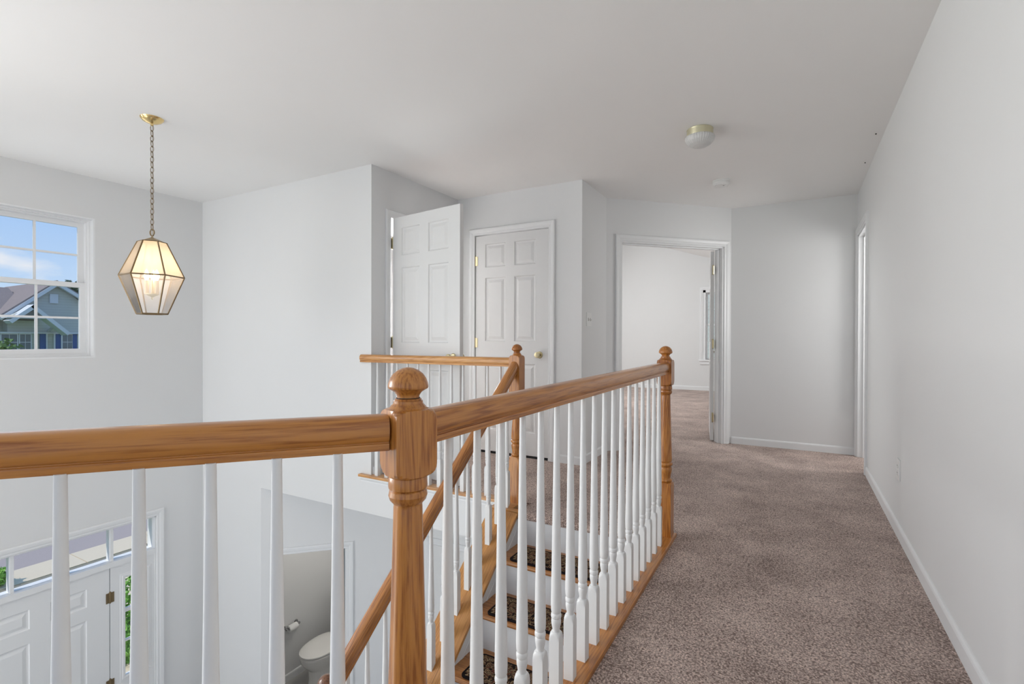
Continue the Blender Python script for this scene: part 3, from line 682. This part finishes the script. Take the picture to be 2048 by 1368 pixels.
# chain
bm = bmesh.new(); zt, zb_ = H-1.228-.045, .490; n = 21; pitch = (zt-zb_)/n
for i in range(n):
    zc_ = zb_+pitch*(i+.5); a = i*PI/2+.5; pts = []
    for k in range(12):
        th = 2*PI*k/12; hx, hz = .0098*math.cos(th), (pitch*.5+.0045)*math.sin(th)
        pts.append((hx*math.cos(a), hx*math.sin(a), zc_+hz))
    tube(bm, pts, .0020, 6, closed=True)
tube(bm, [(0.002, 0, zt), (-.002, .001, zb_)], .0012, 6)
plk('chain', bm, dbrass_m, 0, True)
# frame: top plate, hexagon bands, ribs
RT, RM, RB = .075, .199, .095; ZT, ZM, ZB = .445, .232, .0
RT, RM, RB = .074, .168, .080
rot0 = math.radians(-3)
def hexp(r, z, k): a = rot0+k*PI/3; return Vector((r*math.cos(a), r*math.sin(a), z))
fb = bmesh.new()
def bar(bm, p, q, w=.0048):
    tube(bm, [p, q], w, 6)
for k in range(6):
    bar(fb, hexp(RT, ZT, k), hexp(RM, ZM, k)); bar(fb, hexp(RM, ZM, k), hexp(RB, ZB, k))
    bar(fb, hexp(RM, ZM, k), hexp(RM, ZM, k+1), .0045); bar(fb, hexp(RB, ZB, k), hexp(RB, ZB, k+1)); bar(fb, hexp(RT, ZT, k), hexp(RT, ZT, k+1), .003)
plk('lantern_frame', fb, dbrass_m)
bm = bmesh.new(); rings(bm, [[hexp(RT, ZT, k) for k in range(6)], [hexp(.035, ZT+.018, k) for k in range(6)], [hexp(.006, ZT+.030, k) for k in range(6)], [hexp(.005, ZT+.038, k) for k in range(6)]]); bmesh.ops.recalc_face_normals(bm, faces=bm.faces[:]); plk('roof_cap', bm, plain('cap_brass', (.42, .33, .21), .45, .6))
bm = bmesh.new(); tube(bm, [(.014*math.cos(t)*math.cos(.5), .014*math.cos(t)*math.sin(.5), ZT+.060+.022*math.sin(t)) for t in [2*PI*k/14 for k in range(14)]], .003, 8, closed=True); plk('hanging_loop', bm, dbrass_m, 0, True)
def lant_glass(name, col, rough, trans, tcol):
    m, N, L, b = mat_new(name); out = N['Material Output']
    t = N.new('ShaderNodeBsdfTransparent'); t.inputs[0].default_value = (*tcol, 1)
    tl = N.new('ShaderNodeAddShader'); t1 = N.new('ShaderNodeBsdfTranslucent'); t1.inputs[0].default_value = (*[c*.6 for c in col], 1); t2 = N.new('ShaderNodeBsdfDiffuse'); t2.inputs[0].default_value = (*[c*.4 for c in col], 1); L.new(t1.outputs[0], tl.inputs[0]); L.new(t2.outputs[0], tl.inputs[1])
    g = N.new('ShaderNodeBsdfGlossy'); g.inputs['Roughness'].default_value = .05
    m1 = N.new('ShaderNodeMixShader'); m1.inputs[0].default_value = trans; L.new(t.outputs[0], m1.inputs[1]); L.new(tl.outputs[0], m1.inputs[2])
    m2 = N.new('ShaderNodeMixShader'); fr = N.new('ShaderNodeFresnel'); fr.inputs[0].default_value = 1.12; L.new(fr.outputs[0], m2.inputs[0]); L.new(m1.outputs[0], m2.inputs[1]); L.new(g.outputs[0], m2.inputs[2])
    L.new(m2.outputs[0], out.inputs[0]); N.remove(b); return m
gup = lant_glass('lantern_glass_upper', (1, .93, .82), .05, .42, (1, .97, .93)); glo = lant_glass('lantern_glass_lower', (1, .98, .97), .05, .20, (1, 1, 1))
for k in range(6):
    for (ra, za, rb, zb2, mm) in ((RT, ZT, RM, ZM, gup), (RM, ZM, RB, ZB, glo)):
        P = [hexp(ra, za, k), hexp(ra, za, k+1), hexp(rb, zb2, k+1), hexp(rb, zb2, k)]
        c = sum(P, Vector())/4; nn = (P[1]-P[0]).cross(P[2]-P[1]).normalized()
        bm = bmesh.new(); rings(bm, [[p+nn*.0008+(c-p)*.01 for p in P], [p-nn*.0008+(c-p)*.01 for p in P]]); bmesh.ops.recalc_face_normals(bm, faces=bm.faces[:]); plk('glass_pane', bm, mm)
bm = bmesh.new(); box(bm, -.0012, .0012, -.0012, .0012, .19, ZT+.02); lathe(bm, [(.004, .125), (.004, ZT+.02)], 10)
lathe(bm, [(.001, .088), (.006, .094), (.003, .102), (.012, .108), (.036, .120), (.037, .126), (.004, .128)], 24); plk('candle_cluster', bm, pbrass_m, 0, True)
bulb = emis('lit_bulb', (1, .74, .46), 12)
for k in range(3):
    a = rot0+k*2*PI/3+.5; cx, cy = .030*math.cos(a), .030*math.sin(a)
    bm = bmesh.new(); lathe(bm, [(.0115, .122), (.0115, .205), (.0105, .207)], 16, Matrix.Translation((cx, cy, 0))); c = plk('candle_sleeve', bm, plain('candle_ivory', (.80, .70, .55), .5), 0, True)
    bm = bmesh.new(); lathe(bm, [(.005, .205), (.010, .215), (.0145, .230), (.0135, .245), (.008, .262), (.0015, .275)], 16, Matrix.Translation((cx, cy, 0))); plk('bulb', bm, bulb, 0, True, None)
l = bpy.data.lights.new('lantern_bulbs', 'POINT'); l.energy = 1.1; l.color = (1, .80, .56); l.shadow_soft_size = .03
o = bpy.data.objects.new('lantern_bulbs', l); C.objects.link(o); o.location = (PX, PY, 1.228+.30)

# small ceiling light in the hall
cl = empty('ceiling_light', (-.545, 3.44, H)); tag(cl, 'small round ceiling light with pale brass rim and frosted bowl above the hallway', 'ceiling light')
bm = bmesh.new(); lathe(bm, [(.078, 0), (.082, -.004), (.080, -.010), (.081, -.040), (.079, -.046), (.060, -.046)], 40); link('rim', bm, pbrass_m, cl, smooth=True)
bm = bmesh.new(); prof = [(.070, -.044), (.088, -.048), (.092, -.056), (.091, -.066), (.083, -.082), (.066, -.098), (.044, -.110), (.020, -.117), (.001, -.119)]
b2 = bmesh.new(); n = 72
rings(b2, [[(r*(1+(.012 if i % 2 else -.012))*math.cos(2*PI*i/n), r*(1+(.012 if i % 2 else -.012))*math.sin(2*PI*i/n), z) for i in range(n)] for r, z in prof]); merge(bm, b2)
link('glass_bowl', bm, frost_m, cl, smooth=False)
# smoke detector
sd = empty('smoke_detector', (-.56, 4.64, H)); tag(sd, 'round white smoke detector on the ceiling near the end wall', 'smoke detector')
bm = bmesh.new(); lathe(bm, [(.070, 0), (.071, -.008), (.066, -.012)], 40); link('base_ring', bm, white_plastic, sd, smooth=True)
bm = bmesh.new(); lathe(bm, [(.066, -.012), (.068, -.018), (.066, -.030), (.056, -.042), (.040, -.048), (.001, -.049)], 40)
for k in range(10): a = 2*PI*k/10; box(bm, .044, .056, -.0035, .0035, -.0455, -.043, Matrix.Rotation(a, 4, 'Z'))
link('cover', bm, white_plastic, sd, smooth=True)
bm = bmesh.new(); lathe(bm, [(.007, -.048), (.007, -.051), (.001, -.0515)], 12, Matrix.Translation((.022, -.02, 0))); link('test_button', bm, plain('grey_button', (.45, .45, .45), .5), sd)
for x, y, lb in ((.457, 4.069, 'tiny dark screw in the ceiling beside the right wall, nearer one'), (.46, 4.69, 'tiny dark screw in the ceiling beside the right wall, farther one')):
    bm = bmesh.new(); lathe(bm, [(.0035, 0), (.0045, -.003), (.003, -.006), (.001, -.007)], 10); o = link('ceiling_screw', bm, dark_m, None, (x, y, H)); tag(o, lb, 'screw')
# light switch
sw = empty('light_switch', (X2, 4.195, 1.253), PI/2); tag(sw, 'white two-toggle light switch plate on the wall left of the bedroom door', 'light switch')
bm = bmesh.new(); box(bm, -.058, .058, -.006, 0, -.060, .060, None, .002); link('plate', bm, white_plastic, sw)
for sx in (-.023, .023):
    bm = bmesh.new(); box(bm, sx-.006, sx+.006, -.0065, -.005, -.014, .014); link('toggle_slot', bm, plain('slot_grey', (.30, .29, .28), .6), sw)
    bm = bmesh.new(); box(bm, sx-.0045, sx+.0045, -.019, -.006, -.006, .006, Matrix.Rotation(.3, 4, 'X')); link('toggle', bm, white_plastic, sw)
# outlet on the right wall
ou = empty('wall_outlet', (XR, 3.455, .365), -PI/2); tag(ou, 'white electrical outlet plate low on the right wall', 'outlet')
bm = bmesh.new(); box(bm, -.036, .036, -.006, 0, -.058, .058, None, .002); link('plate', bm, white_plastic, ou)
for z in (-.020, .020):
    bm = bmesh.new(); b2 = bmesh.new(); lathe(bm, [(.016, 0), (.016, .0075), (.014, .0085)], 24, Matrix.Translation((0, 0, z)) @ Matrix.Rotation(PI/2, 4, 'X')); rc = link('receptacle', bm, white_plastic, ou)
    bm = bmesh.new()
    for sx in (-.006, .006): box(bm, sx-.001, sx+.001, -.0089, -.0083, z-.001, z+.007)
    lathe(bm, [(.002, .0082), (.002, .009)], 8, Matrix.Translation((0, 0, z-.008)) @ Matrix.Rotation(PI/2, 4, 'X'))
    link('slots', bm, dark_m, rc)

# ================================================================== POWDER ROOM
TX = -4.78
to = empty('toilet', (TX, 3.99, FZ)); to.scale = (1.05, 1.10, 1.09); tag(to, 'white toilet with closed lid seen through the powder room door', 'toilet')
def ell(cx, cy, rx, ry0, ry1, z, n=32, p=2.2):
    P = []
    for i in range(n):
        a = 2*PI*i/n; c, s = math.cos(a), math.sin(a)
        x = rx*abs(c)**(2/p)*(1 if c >= 0 else -1); y = (ry1 if s > 0 else ry0)*abs(s)**(2/p)*(1 if s >= 0 else -1); P.append((cx+x, cy+y, z))
    return P
bm = bmesh.new()
rings(bm, [ell(0, .12, .142, .285, .26, 0), ell(0, .12, .136, .275, .26, .03), ell(0, .11, .128, .25, .27, .15), ell(0, .09, .132, .235, .28, .24), ell(0, .06, .150, .25, .31, .29), ell(0, .05, .176, .274, .33, .34), ell(0, .05, .185, .285, .33, .392), ell(0, .05, .178, .278, .33, .400)]); link('bowl', bm, porcelain, to, smooth=True)
bm = bmesh.new(); rings(bm, [ell(0, .05, .180, .282, .22, .402), ell(0, .05, .187, .290, .22, .406), ell(0, .05, .187, .290, .22, .416), ell(0, .05, .180, .284, .22, .420)]); link('seat', bm, porcelain, to, smooth=True)
bm = bmesh.new(); rings(bm, [ell(0, .05, .180, .282, .22, .4235), ell(0, .05, .188, .292, .22, .428), ell(0, .05, .187, .291, .22, .440), ell(0, .05, .165, .27, .20, .448), ell(0, .05, .08, .14, .10, .451)]); link('lid', bm, porcelain, to, smooth=True)
bm = bmesh.new(); box(bm, -.205, .205, .40, .60, .40, .73, None, .018); link('tank', bm, porcelain, to, smooth=True)
bm = bmesh.new(); box(bm, -.225, .225, .375, .615, .731, .770, None, .012); link('tank_lid', bm, porcelain, to, smooth=True)
bm = bmesh.new(); lathe(bm, [(.012, 0), (.012, .012), (.006, .014), (.006, .03)], 12, Matrix.Translation((-.14, .40, .66)) @ Matrix.Rotation(PI/2, 4, 'X')); box(bm, -.145, -.06, .37, .378, .652, .664, None, .002); link('flush_handle', bm, chrome, to)
# toilet paper holder and roll
hd = empty('toilet_paper_holder', (XL, 3.88, FZ+.655)); tag(hd, 'dark chrome two-post toilet paper holder on the powder room wall', 'paper holder')
for s in (-1, 1):
    bm = bmesh.new(); mm = Matrix.Translation((0, s*.085, 0)) @ Matrix.Rotation(PI/2, 4, 'Y')
    lathe(bm, [(.024, 0), (.024, .006), (.014, .010), (.010, .014), (.009, .045), (.014, .050), (.014, .062), (.009, .067), (.001, .068)], 20, mm); link('post', bm, chrome, hd, smooth=True)
bm = bmesh.new(); tube(bm, [(.056, -.08, 0), (.056, .08, 0)], .006, 10); link('spindle', bm, chrome, hd)
bm = bmesh.new(); mm = Matrix.Translation((XL+.056, 3.88-.055, FZ+.655-.012)) @ Matrix.Rotation(-PI/2, 4, 'X'); lathe(bm, [(.019, 0), (.038, 0), (.0385, .002), (.0385, .108), (.038, .110), (.019, .110)], 28, mm, False)
b2 = bmesh.new(); lathe(bm, [(.019, .11), (.019, 0)], 28, mm, False)
tag(link('toilet_paper_roll', bm, paper_m, smooth=True), 'roll of white toilet paper on the wall holder beside the toilet', 'toilet paper')

# ================================================================== OUTDOORS
GZ = -3.15
siding = plain('house_siding', (.33, .35, .33), .8, noise=.02, nscale=2)
def siding_mat(name, col):
    m, N, L, b = mat_new(name); tc = N.new('ShaderNodeTexCoord'); sx = N.new('ShaderNodeSeparateXYZ'); L.new(tc.outputs['Object'], sx.inputs[0])
    mu = N.new('ShaderNodeMath'); mu.operation = 'MULTIPLY'; mu.inputs[1].default_value = 8; L.new(sx.outputs[2], mu.inputs[0]); fr = N.new('ShaderNodeMath'); fr.operation = 'FRACT'; L.new(mu.outputs[0], fr.inputs[0])
    cr = N.new('ShaderNodeValToRGB'); cr.color_ramp.elements[0].color = (*[c*.8 for c in col], 1); cr.color_ramp.elements[1].position = .2; cr.color_ramp.elements[1].color = (*col, 1); L.new(fr.outputs[0], cr.inputs[0]); L.new(cr.outputs[0], b.inputs['Base Color'])
    b.inputs['Roughness'].default_value = .8; return m
siding = siding_mat('house_siding', (.50, .51, .46))
roofm = plain('roof_shingle', (.23, .19, .18), .9, noise=.25, nscale=14)
wtrim = plain('house_trim', (.62, .64, .66), .6)
blue = plain('blue_shutter', (.03, .09, .26), .6); hwin = plain('house_window_glass', (.12, .15, .17), .1)
leaf = plain('leaves', (.10, .19, .05), .8, noise=.5, nscale=9); leafd = plain('leaves_dark', (.035, .07, .03), .8, noise=.4, nscale=6)
grass_m = plain('lawn_grass', (.12, .26, .04), .95, noise=.35, nscale=20); asph = plain('asphalt', (.37, .31, .285), .95, noise=.14, nscale=90); conc = plain('concrete_walk', (.66, .55, .40), .9, noise=.06, nscale=25)
khaki = plain('dry_verge', (.24, .215, .16), .95, noise=.2, nscale=10)
def flat(name, m, x0, x1, y0, y1, z0, z1, label=None, cat=None, kind=None):
    bm = bmesh.new(); box(bm, x0, x1, y0, y1, z0, z1); o = link(name, bm, m); tag(o, label, cat, None, kind); return o
flat('lawn', grass_m, -120, XL-.17, -80, 90, GZ-.5, GZ, kind='structure')
flat('street', asph, -20.5, -12.27, -60, 70, GZ, GZ+.012, kind='structure')
bm = bmesh.new()
for k in range(46): box(bm, -12.25, -11.52, -25+k*1.22, -25+k*1.22+1.205, GZ, GZ+.03)
box(bm, -10.5, -8.7, -2, 7, GZ, GZ+.025)
o = link('sidewalk', bm, conc); o['kind'] = 'structure'
flat('verge', khaki, -11.50, -10.6, -25, 30, GZ, GZ+.02, kind='structure')
flat('porch_floor', conc, -7.3, XL-.18, .2, 3.4, FZ-.18, FZ-.02, kind='structure')
pc = empty('porch_column', (-7.0, 3.33, FZ-.02)); tag(pc, 'white square porch column outside the front door sidelight', 'column')
bm = bmesh.new(); box(bm, -.075, .075, -.075, .075, .15, 2.6); link('shaft', bm, wtrim, pc)
bm = bmesh.new(); box(bm, -.095, .095, -.095, .095, 0, .15, None, .005); link('base', bm, wtrim, pc)

def prism(bm, pts, x0, x1):
    """outline (y, z) extruded from x0 to x1"""
    b = bmesh.new(); rings(b, [[(x, y, z) for y, z in pts] for x in (x0, x1)]); bmesh.ops.recalc_face_normals(b, faces=b.faces[:]); merge(bm, b)
def rake(bm, p, q, wd, x0, x1):
    p, q = Vector((0, *p)), Vector((0, *q)); d = (q-p).normalized(); n = Vector((0, -d.z, d.y));
    if n.z < 0: n = -n
    prism(bm, [(p.y, p.z), (q.y, q.z), (q.y-n.y*wd, q.z-n.z*wd), (p.y-n.y*wd, p.z-n.z*wd)], x0, x1)
ho = empty('house', (0, 0, 0)); tag(ho, 'grey sided house with brown roof and blue shutters seen through the foyer window', 'house')
pk = (9.93, 3.60)
bm = bmesh.new()
prism(bm, [(8.30, GZ), (12.6, GZ), (12.6, 1.95), (11.95, 1.95), pk, (8.30, 2.30)], -36, -30)
prism(bm, [(-6, GZ), (8.32, GZ), (8.32, 1.9), (-6, 1.9)], -36, -30.6)
link('wall', bm, siding, ho)
bm = bmesh.new()
prism(bm, [(7.90, 1.85), (7.90, 1.97), (9.93, 3.74), (12.55, 1.92), (12.55, 1.80), (9.93, 3.60)], -36.2, -29.75)
b = bmesh.new()   # main side-gabled roof, sloping towards the street
rings(b, [[(-29.9, y, 1.85), (-33.5, y, 3.52), (-37.1, y, 1.85)] for y in (-6.5, 9.3)]); bmesh.ops.recalc_face_normals(b, faces=b.faces[:]); merge(bm, b)
link('roof', bm, roofm, ho)
bm = bmesh.new()
rake(bm, (7.95, 1.93), (9.93, 3.66), .14, -29.9, -29.70); rake(bm, (12.5, 1.93), (9.93, 3.66), .14, -29.9, -29.70)
rake(bm, (8.05, 1.80), (8.85, 2.53), .15, -29.6, -28.9); rake(bm, (10.12, 1.30), (8.85, 2.53), .15, -29.6, -28.9)
prism(bm, [(8.0, 1.92), (9.5, 1.92), (9.5, 2.02), (8.0, 2.02)], -29.62, -28.95)
prism(bm, [(7.0, 1.26), (12.4, 1.26), (12.4, 1.33), (7.0, 1.33)], -29.99, -29.85)
for y in (9.22, 10.14-.0, 9.60, 9.88): prism(bm, [(y-.025, GZ), (y+.025, GZ), (y+.025, 1.28), (y-.025, 1.28)], -29.98, -29.9)
link('white_trim', bm, wtrim, ho)
bm = bmesh.new(); prism(bm, [(8.12, 1.95), (9.42, 1.95), (8.85, 2.42)], -29.9, -29.3); prism(bm, [(9.60, 1.36), (9.95, 1.36), (9.74, 1.58)], -29.9, -29.5)
link('porch_gable', bm, siding, ho)
bm = bmesh.new(); prism(bm, [(9.72, 2.68), (10.02, 2.68), (10.02, 3.10), (9.72, 3.10)], -30.0, -29.93); link('gable_vent', bm, wtrim, ho)
for ya, yb in ((9.37, 9.60), (9.92, 10.13), (10.56, 10.72)):
    bm = bmesh.new(); prism(bm, [(ya, -.2), (yb, -.2), (yb, 1.25), (ya, 1.25)], -30.0, -29.93); link('shutter', bm, blue, ho)
for ya, yb in ((10.19, 10.54), (8.70, 9.05), (8.1, 8.6), (7.3, 7.9)):
    bm = bmesh.new(); prism(bm, [(ya-.04, -.24), (yb+.04, -.24), (yb+.04, 1.27), (ya-.04, 1.27)], -30.0, -29.95); w = link('window', bm, wtrim, ho)
    bm = bmesh.new()
    for za, zb_ in ((-.2, .50), (.55, .86), (.89, 1.22)):
        for a, b in ((ya, (ya+yb)/2-.012), ((ya+yb)/2+.012, yb)): prism(bm, [(a, za), (b, za), (b, zb_), (a, zb_)], -29.96, -29.94)
    link('pane', bm, hwin, w)
bm = bmesh.new(); prism(bm, [(8.30, 3.3), (8.62, 3.3), (8.62, 3.66), (8.30, 3.66)], -34, -33.4); link('chimney', bm, roofm, ho)
def foliage(name, c, r, n, m, label, cat, squash=.8, sz=.18):
    rnd = random.Random(hash(name) % 97+int(abs(c[1])*7)); bm = bmesh.new()
    for i in range(n):
        a, b_, rr = rnd.uniform(0, 2*PI), math.acos(rnd.uniform(-1, 1)), r*rnd.uniform(.55, 1)
        p = Vector((rr*math.sin(b_)*math.cos(a), rr*math.sin(b_)*math.sin(a), rr*math.cos(b_)*squash))
        q = [Vector((rnd.uniform(-1, 1), rnd.uniform(-1, 1), rnd.uniform(-1, 1)))*sz for _ in range(4)]
        vs = [bm.verts.new(p+x) for x in q]
        for f in ((0, 1, 2), (0, 2, 3), (0, 3, 1), (1, 3, 2)): bm.faces.new([vs[i] for i in f])
    return bm
def tree(name, x, y, zg, zc_, r, n, m, label, sz):
    t = empty(name, (x, y, zg)); tag(t, label, 'tree')
    bm = bmesh.new(); tube(bm, [(0, 0, 0), (.05, .03, (zc_-zg)*.5), (0, 0, zc_-zg)], [r*.14, r*.10, r*.05], 10); link('trunk', bm, plain('bark', (.12, .09, .06), .9), t)
    link('crown', foliage(name+label, (x, y, zc_), r, n, m, label, '', .8, sz), m, t, (0, 0, zc_-zg))
tree('tree', -45, 16.05, GZ, 3.9, 1.5, 500, leafd, 'dark green tree crown rising behind the house roof', .26)
bs = empty('flowering_bush', (-24, 6.35, GZ)); tag(bs, 'bright green bush with white blossoms in front of the house', 'bush')
bm = bmesh.new()
for dx, dy in ((0, 0), (.15, .3), (-.1, -.3)): tube(bm, [(dx, dy, 0), (dx*2, dy*2, 3.4)], .03, 6)
link('stems', bm, leaf, bs)
link('foliage', foliage('b', (0, 0, 0), .95, 900, leaf, '', '', 1.2, .10), leaf, bs, (0, 0, 3.1))
link('blossoms', foliage('c', (0, 1, 0), .97, 60, wtrim, '', '', 1.1, .04), wtrim, bs, (0, 0, 3.1))
for x, y, r, lb in ((-11.75, 3.05, .20, 'small green shrub beside the sidewalk'), (-8.6, 3.75, .42, 'leafy green shrub outside the sidelight, farther from the door'), (-7.5, 3.05, .33, 'leafy green shrub outside the sidelight, nearer the door')):
    s_ = empty('shrub', (x, y, GZ)); tag(s_, lb, 'shrub')
    lf = plain('bright_leaves', (.20, .42, .06), .8, noise=.4, nscale=20)
    bm = bmesh.new(); [tube(bm, [(0, 0, 0), (.2*math.cos(k), .2*math.sin(k), r)], .01, 5) for k in (0, 2, 4)]; link('stems', bm, lf, s_)
    link('foliage', foliage('s', (x, y, 0), r, 500, lf, '', '', .8, .05), lf, s_, (0, 0, r*.85))
# dark slatted neighbour's wall glimpsed through the bedroom window
flat('neighbour_wall', siding, -6, 6, 17, 17.3, GZ, 6, 'grey sided neighbouring house wall outside the bedroom window', 'building')
flat('ground_rear', grass_m, -30, 30, 11.6, 40, GZ-.5, GZ, kind='structure')
